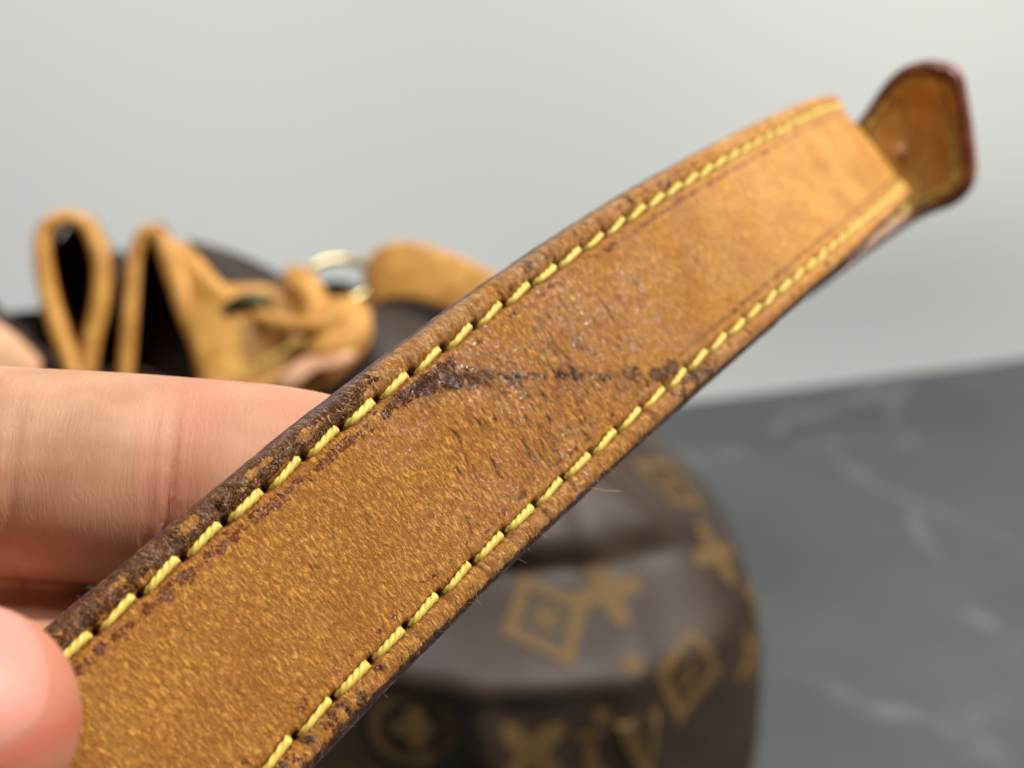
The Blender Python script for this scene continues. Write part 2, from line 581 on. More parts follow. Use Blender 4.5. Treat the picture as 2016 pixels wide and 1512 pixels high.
# cross cracks and flex wrinkles
crk = np.zeros_like(Hh)
for k in range(330):
    if k < 290:
        ct, cv = rng.normal(11.0, 1.7), rng.uniform(-6.2, 5.0)
    else:
        ct, cv = rng.uniform(1, 22), rng.uniform(-6.6, 6.6)
    ln, dp, sl = rng.uniform(0.3, 1.3) , rng.uniform(0.06, 0.25) * (1.0 if k < 290 else 0.5), rng.normal(0.10, 0.10)
    cols = np.where(np.abs(tt - ct) < 0.8)[0]
    if len(cols) < 2: continue
    s0, s1 = cols[0], cols[-1] + 1
    da = (Tg[s0:s1] - ct) * STEP - sl * (Vg[s0:s1] - cv) - 0.10 * np.sin(3 * (Vg[s0:s1] - cv) + k)
    crk[s0:s1] += dp * np.exp(-(da / 0.085) ** 2) * np.exp(-((Vg[s0:s1] - cv) / ln) ** 4)
Hh -= np.minimum(crk, 0.28)
# broad flex folds in the handled middle
Hh += 0.06 * np.sin(Ag * 2.3 + 1.2 * np.sin(Vg * 0.5)) * np.exp(-((Tg - 12) / 3.2) ** 2) * (np.abs(Vg) < 7)

C_, X_, N_, T_ = fr(Tg)
wav = 0.10 * (vnoise(Ag * 0.35, Vg * 0 + 3, 77) - 0.5) * sst(8.5, 10, np.abs(Vg)) * np.sign(Vg)
pts = c2w(C_ + X_ * (Vg + wav)[..., None] + N_ * Hh[..., None])

# where the old dark grain survives
a_v = np.abs(Vg)
G = lambda x, s: np.exp(-(x / s) ** 2)
wear = 0.10 * np.ones_like(Hh)
out_u = sst(7.9, 8.4, Vg)
wear += out_u * ((0.10 + 1.35 * sst(0.25, 0.75, fbm(Ag * 0.42, Vg * 0.75, 29))) * (1 - sst(6.2, 9.2, Tg)) + 0.22 * sst(10, 13, Tg) * (1 - sst(18, 24, Tg)) + 0.06)
wear += out_u * 0.25 * G(Vg - 9.9, 0.4) * (1 - sst(8, 12, Tg))
wear += G(Vg - 6.45, 0.62) * (0.58 * (1 - sst(7, 10, Tg)) + 0.30 * sst(7, 10, Tg) * (1 - sst(20, 26, Tg)))
wear += G(Vg + 6.45, 0.60) * 0.30 * (1 - sst(20, 27, Tg))
out_l = sst(7.9, 8.4, -Vg)
wear += out_l * (0.20 + 0.35 * sst(9.5, 10.0, -Vg) + 0.20 * (1 - sst(2, 6, Tg)) + 0.4 * G(Tg - 15.0, 0.9))
# slanting dark stain across the middle
bt = 8.4 + (6.6 - Vg) * (14.3 - 8.4) / 13.6
dband = (Tg - bt) * 0.91
sb = np.clip((6.6 - Vg) / 13.6, -0.1, 1.1)
bw = (0.30 + 0.75 * fbm(Ag * 0.55, Vg * 0.3, 17)) * 0.50 + 0.30 * G(sb - 0.02, 0.13) + 0.20 * G(sb - 0.95, 0.18)
inb = (a_v < 7.4)
wear += inb * G(dband, bw) * (0.26 + 0.56 * vnoise(Ag * 0.9, Vg * 0.35, 23) + 0.42 * G(sb - 0.03, 0.14) + 0.02 * G(sb - 0.95, 0.2) - 0.05 * sst(0.4, 0.7, sb)) * sst(-0.06, 0.0, sb)
stain = inb * G(dband, bw * 1.25) * sst(-0.06, 0.0, sb) * (0.35 + 0.65 * G(sb - 0.05, 0.3)) * sst(0.25, 0.6, fbm(Ag * 1.4, Vg * 0.8, 33))
stain = np.clip(stain * 0.55, 0, 0.6)
reddish = np.clip(0.75 * (a_v < 7.6) * (1 - 1.6 * inb * G(dband, 1.2)) * sst(5.0, 5.6, a_v), 0, 1)
wear = np.clip(wear, 0, 1)
crease = np.zeros_like(Hh)
crease += (G(a_v - 6.3, 0.22) * 0.95 + G(a_v - 9.2, 0.2) * 0.5) * sst(12, 19, Tg)
offv = np.where(Vg > 0, 0.0, LOWER_OFF)
uu = (Tg - offv - 0.5) - np.round(Tg - offv - 0.5)
grime = 0.92 * G(uu * STEP, 0.29) * G(a_v - ROW, 0.29) + 0.30 * G(uu * STEP, 0.16) * G(a_v - 8.5, 0.8) + 0.22 * G(a_v - ROW, 0.35)
grime += 0.66 * np.clip(crk / 0.20, 0, 1) ** 1.1
grime = np.clip(grime, 0, 0.96)
glaze = np.clip(sst(4.5, 9, Tg) * (1 - 0.55 * sst(20, 27, Tg)) * sst(0.30, 0.55, fbm(Ag * 0.17, Vg * 0.17, 91)) * (0.35 + 0.65 * np.exp(-((Tg - 12.5) / 4.5) ** 2))
                + 0.5 * out_u * (1 - sst(6, 9, Tg)) + 0.35 * G(dband, 1.4), 0, 1)
polish_light = sst(11, 27, Tg)
fray = np.clip(0.9 * out_u * sst(7, 10, Tg) + 0.8 * out_l + 0.6 * G(Vg - 9.0, 0.8), 0, 1) * (1 - sst(16, 22, Tg)) + 0.9 * G(Tg - 32 - 0.3 * (Vg + 3), 0.55) * G(Vg + 3.2, 2.2) * sst(0.4, 0.7, fbm(Ag * 0.8, Vg * 0.8, 37))

rimpaint = np.clip(0.95 * sst(9.55 - 0.25 * (1 - sst(4, 9, Tg)) + 0.35 * (fbm(Ag * 0.5, Vg * 0, 15) - 0.5) * 2, 10.0, -Vg) + 0.5 * sst(9.95, 10.2, Vg), 0, 1)

strap = empty('shoulder_strap')
tag(strap, 'worn tan leather strap with two rows of yellow stitching, held in the foreground', 'strap')
me, q = grid_mesh('leather_face', pts)
set_uv(me, q, np.stack([Ag, Vg], -1))
for nm, arr in (('wear', wear), ('crease', crease), ('grime', grime), ('glaze', glaze), ('polish_light', polish_light), ('fray', fray), ('rimpaint', rimpaint), ('stain', stain), ('reddish', reddish)):
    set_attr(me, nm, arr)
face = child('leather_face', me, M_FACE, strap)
tag(face, 'tan leather front face with dark worn patches')

# painted edges: one strip each side, and the back layer
tE = np.concatenate([np.arange(-8.5, 20, 0.06), np.arange(20, 46.5, 0.12)])
THICK = 3.2
for sgn in (1, -1):
    cr = np.linspace(0, 1, 9)
    Te, Ce = np.meshgrid(tE, cr, indexing='ij')
    C_, X_, N_, T_ = fr(Te)
    hv = relief(Te, np.full_like(Te, sgn * HALF))
    bul = 0.30 * np.sin(np.pi * Ce) + 0.09 * (fbm(Te * STEP * 1.3, Ce * 2.5 + 9 * sgn, 61) - 0.5) - 0.03
    vpos = sgn * (HALF - 0.02 + bul) + sgn * 0 + 0.10 * (vnoise(Te * STEP * 0.35, Te * 0 + 3, 77) - 0.5) * sgn
    z = hv + 0.05 - Ce * (THICK - 1.0) + 0.05 * (vnoise(Te * STEP * 1.6, Ce * 0 + 4, 88) - 0.5)
    me, q = grid_mesh('painted_edge', c2w(C_ + X_ * vpos[..., None] + N_ * z[..., None]), flip=sgn > 0)
    e_ = child('painted_edge', me, M_EDGE, strap)
    tag(e_, 'dark purple brown painted strap edge')
Tb, Vb = np.meshgrid(tE, np.linspace(-HALF + 0.02, HALF - 0.02, 31), indexing='ij')
C_, X_, N_, T_ = fr(Tb)
zb = -THICK - 0.2 + 0.75 * (np.abs(Vb) / HALF) ** 8
me, q = grid_mesh('back_leather', c2w(C_ + X_ * Vb[..., None] + N_ * zb[..., None]))
child('back_leather', me, M_BACK, strap)


# ---- stitches
def stitch_mesh(name, seed, L=3.70, R=0.355, twist=2.5):
    r_ = np.random.default_rng(seed)
    n, m = 60, 30
    s = np.linspace(-1, 1, n)
    x = s * L / 2
    # right end bulges and dives, left end slides in gently
    z = 0.22 - 0.95 * np.clip(-s - 0.35, 0, 1) ** 2 * 1.5 - 2.6 * np.clip(s - 0.66, 0, 1) ** 1.5 * 1.8
    z = z + 0.05 * np.sin(2.5 * s + seed)
    y = 0.05 * np.sin(1.7 * s + seed * 1.3)
    rad = R * (0.80 + 0.22 * sst(-1, 0.6, s)) * (1 - 0.5 * sst(0.88, 1.0, s)) * (1 - 0.35 * (1 - sst(-1, -0.8, s)))
    ph0 = r_.uniform(0, 6.28)
    phi = np.linspace(0, 2 * np.pi, m, endpoint=False)
    S, PHI = np.meshgrid(s, phi, indexing='ij')
    lob = np.abs(np.sin(1.5 * (PHI + twist * S * L / 2 + ph0)))
    rr = rad[:, None] * (0.70 + 0.38 * lob ** 0.6)
    p = np.stack([x[:, None] + 0 * S, y[:, None] + rr * np.cos(PHI), z[:, None] + rr * np.sin(PHI) * 0.80], -1) * MM
    me_, _ = grid_mesh(name, p, close_v=True)
    set_attr(me_, 'ends', np.clip(sst(0.55, 1.0, -S) + sst(0.80, 1.0, S), 0, 1) + 0 * PHI)
    return me_


SM = [stitch_mesh('stitch', k, R=0.305 + 0.014 * (k % 4), twist=2.2 + 0.11 * k) for k in range(8)]
for m_ in SM:
    m_.materials.append(M_THREAD)
    m_.polygons.foreach_set('use_smooth', np.ones(len(m_.polygons), bool))
rs = random.Random(3)
tilt0 = math.radians(6.5)
for row in (1, -1):
    for k in range(-8, 46):
        t = k + (0.0 if row > 0 else LOWER_OFF)
        if t > 43: continue
        c, x, nn, tg = [a for a in fr(t)]
        v = row * ROW
        pos = c2w(c + x * v + nn * (-0.06))
        R3 = lambda d: nrm(c2w(c + d) - c2w(c))
        ax_t, ax_x, ax_n = V(R3(tg)), V(R3(x)), V(R3(nn))
        al = tilt0 + rs.uniform(-0.035, 0.035)
        # rotate towards +x (up-left in the picture)
        ex = (ax_t * math.cos(al) + ax_x * math.sin(al)).normalized()
        ez = ax_n
        ey = ez.cross(ex).normalized()
        M4 = Matrix(((ex.x, ey.x, ez.x, pos[0]), (ex.y, ey.y, ez.y, pos[1]), (ex.z, ey.z, ez.z, pos[2]), (0, 0, 0, 1)))
        o = bpy.data.objects.new('stitch', SM[rs.randrange(8)])
        COL.objects.link(o)
        o.parent = strap
        o.matrix_basis = M4 @ Matrix.Diagonal((rs.uniform(0.96, 1.03), rs.uniform(0.94, 1.06), 1, 1))


# ---- loose fibres
def tube(path, rad, m=8, name='tube', closed=False):
    p = np.asarray(path, float)
    n = len(p)
    T = nrm(np.gradient(p, axis=0)) if not closed else nrm(np.roll(p, -1, 0) - np.roll(p, 1, 0))
    up = np.array([0.13, 0.31, 0.94])
    A = nrm(np.cross(T, up)); B = np.cross(T, A)
    rad = np.broadcast_to(np.asarray(rad, float), (n,))
    phi = np.linspace(0, 2 * np.pi, m, endpoint=False)
    pts = p[:, None] + rad[:, None, None] * (A[:, None] * np.cos(phi)[None, :, None] + B[:, None] * np.sin(phi)[None, :, None])
    return pts


def join_grids(name, grids, caps=True):
    bm = bmesh.new()
    for g_ in grids:
        n, m = g_.shape[:2]
        vs = [[bm.verts.new(g_[i, j]) for j in range(m)] for i in range(n)]
        for i in range(n - 1):
            for j in range(m):
                bm.faces.new((vs[i][j], vs[i + 1][j], vs[i + 1][(j + 1) % m], vs[i][(j + 1) % m]))
        if caps and m > 2:
            bm.faces.new(vs[0]); bm.faces.new(vs[-1][::-1])
    bmesh.ops.recalc_face_normals(bm, faces=bm.faces)
    me = bpy.data.meshes.new(name)
    bm.to_mesh(me); bm.free()
    return me


fuzz = []
for k in range(420):
    r = rng.random()
    if r < 0.30: t, v = rng.uniform(-1, 18), -rng.uniform(9.6, 10.3)
    elif r < 0.5: t, v = rng.uniform(-1, 16), rng.uniform(8.0, 10.2)
    elif r < 0.75: t, v = round(rng.uniform(0, 17)) + 0.5 + rng.normal(0, .06), rng.choice([-1, 1]) * (ROW + rng.normal(0, 0.5))
    else: t, v = rng.uniform(1, 17), rng.uniform(-7, 7)
    c, x, nn, tg = fr(t)
    h = float(relief(np.array(t), np.array(v)))
    L = rng.uniform(0.25, 0.8)
    d = nrm(x * np.sign(v) * rng.uniform(0, 0.9) + tg * rng.normal(0, 0.9) + nn * rng.uniform(0.1, 0.55))
    b = rng.normal(0, 0.5, 3)
    s = np.linspace(0, 1, 5)[:, None]
    path = c + x * v + nn * (h - 0.02) + d * L * s + b * L * 0.5 * s ** 2
    fuzz.append(tube(c2w(path), 0.011 * MM * np.linspace(1, 0.5, 5), 3))
fz = child('leather_fuzz', join_grids('leather_fuzz', fuzz), M_FIB, strap)
tag(fz, kind='stuff')
# a few clear single hairs
for (t, v, d, L) in ((10.4, -9.9, (0.9, -1.3, 0.2), 2.6), (2.55, 6.8, (0.6, -0.5, 0.9), 1.3), (4.6, 6.9, (0.3, -0.9, 0.6), 1.4),
                     (11.2, 8.6, (0.8, 0.7, 0.6), 1.8), (7.4, 8.3, (0.5, 0.9, 0.4), 1.1), (8.6, -8.4, (-0.3, -0.9, 0.6), 1.5)):
    c, x, nn, tg = fr(t)
    h = float(relief(np.array(t), np.array(v)))
    d3 = nrm(tg * d[0] + x * d[1] + nn * d[2])
    s = np.linspace(0, 1, 9)[:, None]
    path = c + x * v + nn * (h - 0.02) + d3 * L * s + (tg * 0.5 - nn * 0.35 * d[2]) * L * 0.7 * s ** 2
    child('loose_fibre', join_grids('loose_fibre', [tube(c2w(path), 0.018 * MM, 4)]), M_FIB, strap)

# ---- rounded end of the strap that stands behind the bend
def cr_eval(pts, s):
    """Catmull-Rom through pts (n,k), s in 0..1"""
    p = np.asarray(pts, float)
    p = np.concatenate([[2 * p[0] - p[1]], p, [2 * p[-1] - p[-2]]])
    x = np.clip(np.asarray(s), 0, 1) * (len(p) - 3)
    i = np.minimum(np.floor(x).astype(int), len(p) - 4)
    f = (x - i)[..., None]
    a, b, c, d = p[i], p[i + 1], p[i + 2], p[i + 3]
    return 0.5 * (2 * b + (c - a) * f + (2 * a - 5 * b + 4 * c - d) * f ** 2 + (3 * b - a - 3 * c + d) * f ** 3)


# control: two long sides of the piece, camera frame mm
def cam3(px, py, d): return [(px - CX) / F_PX * d, (py - CY) / F_PX * d, d]


topside = [cam3(1500, 470, 204), cam3(1610, 345, 213), cam3(1690, 245, 216), cam3(1768, 148, 213), cam3(1880, 120, 207)]
botside = [cam3(1490, 640, 200), cam3(1600, 572, 207), cam3(1716, 486, 215), cam3(1815, 422, 219), cam3(1918, 388, 215)]


def tip_surf(s, r, z=0.0):
    """s along 0..1, r across -1..1 (1 = top side); rounded far corners"""
    s, r = np.asarray(s, float), np.asarray(r, float)
    a, b = cr_eval(topside, s), cr_eval(botside, s)
    p = a * ((1 + r) / 2)[..., None] + b * ((1 - r) / 2)[..., None]
    nrm_ = nrm(np.cross(b - a, cr_eval(topside, np.clip(s + .02, 0, 1.0)) - cr_eval(topside, np.clip(s - .02, 0, 1))))
    nrm_ = np.where(nrm_[..., 2:3] > 0, -nrm_, nrm_)
    dish = -1.6 * (1 - r ** 2) * sst(0.35, 0.95, s)
    return p + nrm_ * (dish + z)[..., None]


def round_tip(s, r):
    """map the unit rectangle so that the far corners are round"""
    k = 0.15
    lim = np.where(s > 1 - k, 1 - 0.34 * (1 - np.sqrt(np.clip(1 - ((s - (1 - k)) / k) ** 2, 0, 1))), 1.0)
    return s, r * lim


tipE = empty('strap_end')
tipE.parent = strap
tag(tipE, 'rounded tan strap end with dark painted rim and stitched border')
ss, rr_ = np.linspace(0, 1, 70), np.linspace(-1, 1, 50)
Sg, Rg = np.meshgrid(ss, rr_, indexing='ij')
S2, R2 = round_tip(Sg, Rg)
front = c2w(tip_surf(S2, R2, 0.30 * np.exp(-((1 - np.abs(R2)) / 0.10) ** 2)))
me, q = grid_mesh('end_face', front)
link('end_face', me, M_TIP, tipE)
back = c2w(tip_surf(S2, R2, -2.2 + 0 * S2))
me, q = grid_mesh('end_back', back, flip=True)
link('end_back', me, M_BACK, tipE)
# rim round the outline
ol = [(s, 1.0) for s in np.linspace(0, 1, 80)] + [(1.0, r) for r in np.linspace(1, -1, 30)][1:-1] + [(s, -1.0) for s in np.linspace(1, 0, 80)]
ol = np.array(ol)
S3, R3_ = round_tip(ol[:, 0], ol[:, 1])
rim = [c2w(tip_surf(S3 - 0.035 * sst(0.5, 1.0, S3), R3_ * 0.90, 0.36 + 0 * S3)), c2w(tip_surf(S3 - 0.02 * sst(0.5, 1.0, S3), R3_ * 0.95, 0.75 + 0 * S3))]
cen = tip_surf(S3, R3_ * 0.9, 0 * S3)
for z in np.linspace(0.42, -2.25, 7):
    p = tip_surf(S3, R3_, z + 0 * S3)
    bulge = 0.8 * math.sin(math.pi * (0.42 - z) / 2.67)
    rim.append(c2w(p + nrm(p - cen) * bulge))
me, q = grid_mesh('painted_edge', np.stack(rim, 1))
link('painted_edge', me, M_TIPEDGE, tipE)
# stitches round the border
path = [(s, 0.80) for s in np.linspace(0.3, 0.86, 200)] + [(0.86 + 0.05 * math.sin(a), 0.74 + 0.06 * math.cos(a)) for a in np.linspace(0, math.pi / 2, 20)] \
    + [(0.915, r) for r in np.linspace(0.72, -0.72, 200)] + [(0.86 + 0.05 * math.cos(a), -0.74 - 0.06 * math.sin(a)) for a in np.linspace(0, math.pi / 2, 20)] \
    + [(s, -0.80) for s in np.linspace(0.86, 0.3, 200)]
path = np.array(path)
p3 = tip_surf(path[:, 0], path[:, 1], 0.25 + 0 * path[:, 0])
arc = np.concatenate([[0], np.cumsum(np.linalg.norm(np.diff(p3, axis=0), axis=1))])
for k in range(int(arc[-1] / 3.3)):
    a0 = (k + 0.5) * 3.3
    pm = np.array([np.interp(a0, arc, p3[:, j]) for j in range(3)])
    pa = np.array([np.interp(a0 - 1, arc, p3[:, j]) for j in range(3)])
    pb = np.array([np.interp(a0 + 1, arc, p3[:, j]) for j in range(3)])
    ex = V(nrm(c2w(pb) - c2w(pa)))
    ez = V(nrm(np.array([0, 0, CAM_H]) - c2w(pm)))
    ey = ez.cross(ex).normalized(); ez = ex.cross(ey).normalized()
    pos = c2w(pm)
    o = bpy.data.objects.new('stitch', SM[k % 5])
    COL.objects.link(o)
    o.parent = tipE
    o.matrix_basis = Matrix(((ex.x, ey.x, ez.x, pos[0]), (ex.y, ey.y, ez.y, pos[1]), (ex.z, ey.z, ez.z, pos[2]), (0, 0, 0, 1))) @ Matrix.Diagonal((0.86, 1.0, 0.8, 1))
# pale bead standing in for a small hole's light spot in the strap end
pm = tip_surf(np.array(0.70), np.array(0.02), np.array(0.35))
bm = bmesh.new()
bmesh.ops.create_uvsphere(bm, u_segments=20, v_segments=12, radius=0.9 * MM)
me = bpy.data.meshes.new('hole_spot'); bm.to_mesh(me); bm.free()
o = link('hole_spot', me, M_SUEDE, tipE)
o.location = V(c2w(pm))

# ------------------------------------------------------------------ hand
def capsule_chain(bm, pts, rads, seg=24):
    """tapered tube with round ends through pts (world m)"""
    p = np.asarray(pts, float); r = np.asarray(rads, float) * MM
    s = np.linspace(0, 1, 40)
    pp = cr_eval(p, s); rr = cr_eval(r[:, None], s)[:, 0]
    T = nrm(np.gradient(pp, axis=0))
    # hemispherical caps
    a = np.linspace(math.pi / 2 * 0.98, 0.15, 7)
    cs = [pp[0] - T[0] * rr[0] * math.sin(k) for k in a]; cr0 = [rr[0] * math.cos(k) for k in a]
    ce = [pp[-1] + T[-1] * rr[-1] * math.sin(k) for k in a[::-1]]; cr1 = [rr[-1] * math.cos(k) for k in a[::-1]]
    P_ = np.concatenate([cs, pp, ce]); R_ = np.concatenate([cr0, rr, cr1])
    g_ = tube(P_, R_, seg)
    n_, m_ = g_.shape[:2]
    vs = [[bm.verts.new(g_[i, j]) for j in range(m_)] for i in range(n_)]
    for i in range(n_ - 1):
        for j in range(m_):
            bm.faces.new((vs[i][j], vs[i + 1][j], vs[i + 1][(j + 1) % m_], vs[i][(j + 1) % m_]))
    bm.faces.new(vs[0]); bm.faces.new(vs[-1][::-1])


hb = bmesh.new()
index = [(-1250, 830, 140), (-760, 860, 126), (-250, 915, 117.5), (375, 945, 117.0), (640, 965, 118.5), (800, 985, 120)]
capsule_chain(hb, [P(*k) for k in index], [10.5, 9.8, 9.5, 9.05, 8.5, 6.2])
capsule_chain(hb, [P(*k) for k in ((-1250, 1150, 146), (-700, 1260, 128), (-250, 1315, 120), (130, 1350, 118), (330, 1370, 118))], [10.5, 10, 9.4, 8.8, 6.6])
capsule_chain(hb, [P(*k) for k in ((-1250, 1480, 150), (-700, 1640, 138), (-250, 1730, 131), (150, 1770, 128))], [10.5, 9.6, 9.0, 6.8])
capsule_chain(hb, [P(*k) for k in ((-1300, 1800, 152), (-850, 1980, 142), (-480, 2060, 136), (-200, 2090, 133))], [9.5, 8.6, 8.0, 6.0])
thumb = [(-2100, 1900, 128), (-1500, 1800, 104), (-850, 1640, 90), (-480, 1520, 84), (-230, 1450, 83), (-85, 1422, 83)]
capsule_chain(hb, [P(*k) for k in thumb], [14, 12.5, 10.2, 9.0, 8.6, 7.5])
capsule_chain(hb, [P(*k) for k in ((-1250, 900, 142), (-1900, 1250, 142), (-2600, 1700, 145), (-3300, 2150, 150))], [11, 20, 22, 21])
capsule_chain(hb, [P(*k) for k in ((-1250, 1500, 150), (-1900, 1700, 146), (-2600, 1950, 147))], [13, 21, 22])
capsule_chain(hb, [P(*k) for k in ((-1300, 1800, 152), (-1900, 1950, 148), (-2600, 2100, 148))], [11, 19, 20])
hm = bpy.data.meshes.new('hand_raw'); hb.to_mesh(hm); hb.free()
ho = bpy.data.objects.new('hand_raw', hm); COL.objects.link(ho)
md = ho.modifiers.new('r', 'REMESH'); md.mode = 'VOXEL'; md.voxel_size = 0.55 * MM
md2 = ho.modifiers.new('s', 'SMOOTH'); md2.factor = 0.6; md2.iterations = 14
dg = bpy.context.evaluated_depsgraph_get()
hmesh = bpy.data.meshes.new_from_object(ho.evaluated_get(dg))
bpy.data.objects.remove(ho)
hmesh.name = 'hand'
nv = len(hmesh.vertices)
co = np.empty(nv * 3, np.float32); hmesh.vertices.foreach_get('co', co); co = co.reshape(-1, 3).astype(float)
no = np.empty(nv * 3, np.float32); hmesh.vertices.foreach_get('normal', no); no = no.reshape(-1, 3).astype(float)


def axis_param(co, pts):
    pl = cr_eval(np.array([P(*k) for k in pts]), np.linspace(0, 1, 120)) * 1000
    al = np.concatenate([[0], np.cumsum(np.linalg.norm(np.diff(pl, axis=0), axis=1))])
    c = co * 1000
    best = np.full(len(c), 1e9); s = np.zeros(len(c)); near = np.zeros((len(c), 3))
    for k in range(120):
        d = np.linalg.norm(c - pl[k], axis=1)
        b = d < best
        best[b] = d[b]; s[b] = al[k]; near[b] = pl[k]
    tl = nrm(np.gradient(pl, axis=0))
    ki = np.searchsorted(al, s).clip(0, 119)
    dlt = ((c - near) * tl[ki]).sum(1)
    s = s + np.clip(dlt, -1.0, 1.0); near = near + tl[ki] * np.clip(dlt, -1, 1)[:, None]
    return best, s, near, al, pl


di, si, ni, ali, pli = axis_param(co, index)
dth, sth, nth, alth, plth = axis_param(co, thumb)
is_i = (di < 11.5) & (di < dth)
# arclength where the joint crease lies (picture x about 375)
s_dip = ali[np.argmin(np.linalg.norm(pli - P(375, 945, 117) * 1000, axis=1))]
ang = np.arctan2((co[:, 2] * 1000 - ni[:, 2]), -(co[:, 1] * 1000 - ni[:, 1]))     # 0 facing the camera
side = np.exp(-(ang / 1.6) ** 4)
wobble = 0.5 * np.sin(ang * 2.1 + 0.4)
crs = lambda s0, w_: np.exp(-((si - s0 - wobble) / w_) ** 2)
disp = np.zeros(nv)
disp -= is_i * side * (0.34 * crs(s_dip, 0.34) + 0.16 * crs(s_dip - 1.5, 0.35) + 0.10 * crs(s_dip + 1.3, 0.3) + 0.18 * crs(s_dip - 12.5, 0.5) + 0.10 * crs(s_dip - 13.8, 0.4))
disp += is_i * side * (0.30 * np.exp(-((si - s_dip + 6) / 4.0) ** 2) + 0.25 * np.exp(-((si - s_dip - 5) / 3.5) ** 2))
co = co + no * disp[:, None] * MM
hmesh.vertices.foreach_set('co', co.reshape(-1).astype(np.float32))
hmesh.update()
set_attr(hmesh, 'along', np.where(is_i, si, sth))
set_attr(hmesh, 'around', np.where(is_i, ang * 9.0, np.arctan2(co[:, 2] * 1000 - nth[:, 2], -(co[:, 1] * 1000 - nth[:, 1])) * 8.0))
blush = np.where(is_i, 0.55 * np.exp(-((si - s_dip - 1.5) / 3.0) ** 2) + 0.45 * sst(s_dip + 4, s_dip + 10, si), 0.0)
blush = np.where((dth < 12) & ~is_i, 0.75 * sst(alth[-1] - 16, alth[-1] - 3, sth), blush)
blush += 0.25 * (fbm(co[:, 0] * 180, co[:, 2] * 180, 5) - 0.4)
set_attr(hmesh, 'blush', np.clip(blush, 0, 1))
# nail outline in the thumb's own frame: centre, two axes
nail_c = P(-95, 1335, 76)
hand_bvh = BVHTree.FromPolygons([V(k) for k in co], [tuple(p.vertices) for p in hmesh.polygons])
look = nrm(np.array([0, 0, CAM_H]) - P(-95, 1335, 76))
ax1 = nrm(P(40, 1300, 76) - P(-200, 1375, 76))       # along the thumb, to its tip
ax2 = nrm(np.cross(look, ax1)); 
d1, d2 = (co - nail_c) @ ax1 * 1000, (co - nail_c) @ ax2 * 1000
facing = (no @ look) > -0.1
rn = np.sqrt((d1 / 7.0) ** 2 + (d2 / 5.6) ** 2)
red = np.exp(-((rn - 1.0) / 0.14) ** 2) * facing * (dth < 12) * (0.25 + 0.75 * ((d2 * np.sign(ax2[2]) < 1.0)))
set_attr(hmesh, 'red', np.clip(red * 0.42, 0, 1))
hand = link('person', hmesh, M_SKIN)
tag(hand, 'bare hand pinching the leather strap between thumb and forefinger', 'hand')
# thumb nail follows the thumb surface
gn = []
for i in range(25):
    for j in range(48):
        rr0 = i / 24; th = 2 * math.pi * j / 48
        a1, a2 = rr0 * math.cos(th), rr0 * math.sin(th)
        k = (abs(math.cos(th)) ** 2.8 + abs(math.sin(th)) ** 2.8) ** (-1 / 2.8)
        pt = nail_c + (ax1 * a1 * k * 6.3 + ax2 * a2 * k * 5.0) * MM
        hit = hand_bvh.ray_cast(V(pt + look * 0.012), V(-look))
        hp = np.array(hit[0]) if hit[0] is not None else pt
        hn = np.array(hit[1]) if hit[0] is not None else look
        gn.append(hp + hn * MM * (0.22 * (1 - rr0 ** 4) - 0.05))
me, q = grid_mesh('thumb_nail', np.array(gn).reshape(25, 48, 3), close_v=True)
link('thumb_nail', me, M_NAIL, hand)

# ------------------------------------------------------------------ bag
bag = empty('bucket_bag')
tag(bag, 'brown monogram canvas bucket bag with tan leather trim on the grey surface', 'bag')
BZ = np.array([0, .004, .012, .06, .12, .150, .168, .182, .196, .212, .228, .240])
BA = np.array([.118, .126, .130, .132, .132, .131, .126, .116, .102, .086, .074, .068])   # half width
BB = np.array([.076, .082, .085, .085, .085, .084, .081, .072, .058, .046, .040, .036])   # half depth
BX = np.array([-.050, -.050, -.050, -.050, -.050, -.051, -.053, -.057, -.063, -.073, -.083, -.088])


def body(u, zz):
    """u angle (0 = towards the camera, + to the right), zz height"""
    f = lambda A: np.interp(zz, BZ, A)
    for_ = lambda A: (f(A) + np.interp(zz - .006, BZ, A) + np.interp(zz + .006, BZ, A)) / 3
    a, b, xc = for_(BA), for_(BB), for_(BX)
    e = 2.6
    su, cu = np.sin(u), np.cos(u)
    k = (np.abs(su) ** e + np.abs(cu) ** e) ** (-1 / e)
    # pleats towards the neck
    pl = 1 + 0.10 * sst(.17, .235, zz) * np.cos(11 * u + 0.6) + 0.015 * np.sin(3 * u + 9 * zz * 4)
    x = xc + a * k * su * pl
    y = 0.385 - b * k * cu * pl
    fx = (x - xc) / .13
    dn = np.zeros_like(x)
    # sagging shoulder fold: ridge with a hollow above, on the right front
    zr = .170 - .012 * fx
    wgt = sst(-0.1, 0.35, fx)
    dn += wgt * (.004 * np.exp(-((zz - zr) / .0045) ** 2) - .021 * np.exp(-((zz - zr - .017) / .010) ** 2))
    # upright folds down the front
    dn += .006 * np.exp(-((fx - .34 - (0.150 - zz) * 0.9) / .035) ** 2) * sst(.02, .1, zz) * (1 - sst(.120, .185, zz))
    dn -= .005 * np.exp(-((fx - .25 - (0.150 - zz) * 0.9) / .05) ** 2) * (1 - sst(.110, .185, zz))
    dn += .005 * np.exp(-((fx - .80 + zz * .8) / .06) ** 2) - .004 * np.exp(-((fx + .3 + zz) / .06) ** 2)
    dn += .0025 * np.sin(fx * 8 + zz * 30) + .0050 * (np.abs(2 * fbm(fx * 2.6 + zz * 9 + 5, zz * 11 + 2, 71, 3) - 1) - 0.3)
    y = y - dn * np.clip(cu, 0, 1)
    z = zz
    return np.stack([x, y, z], -1)


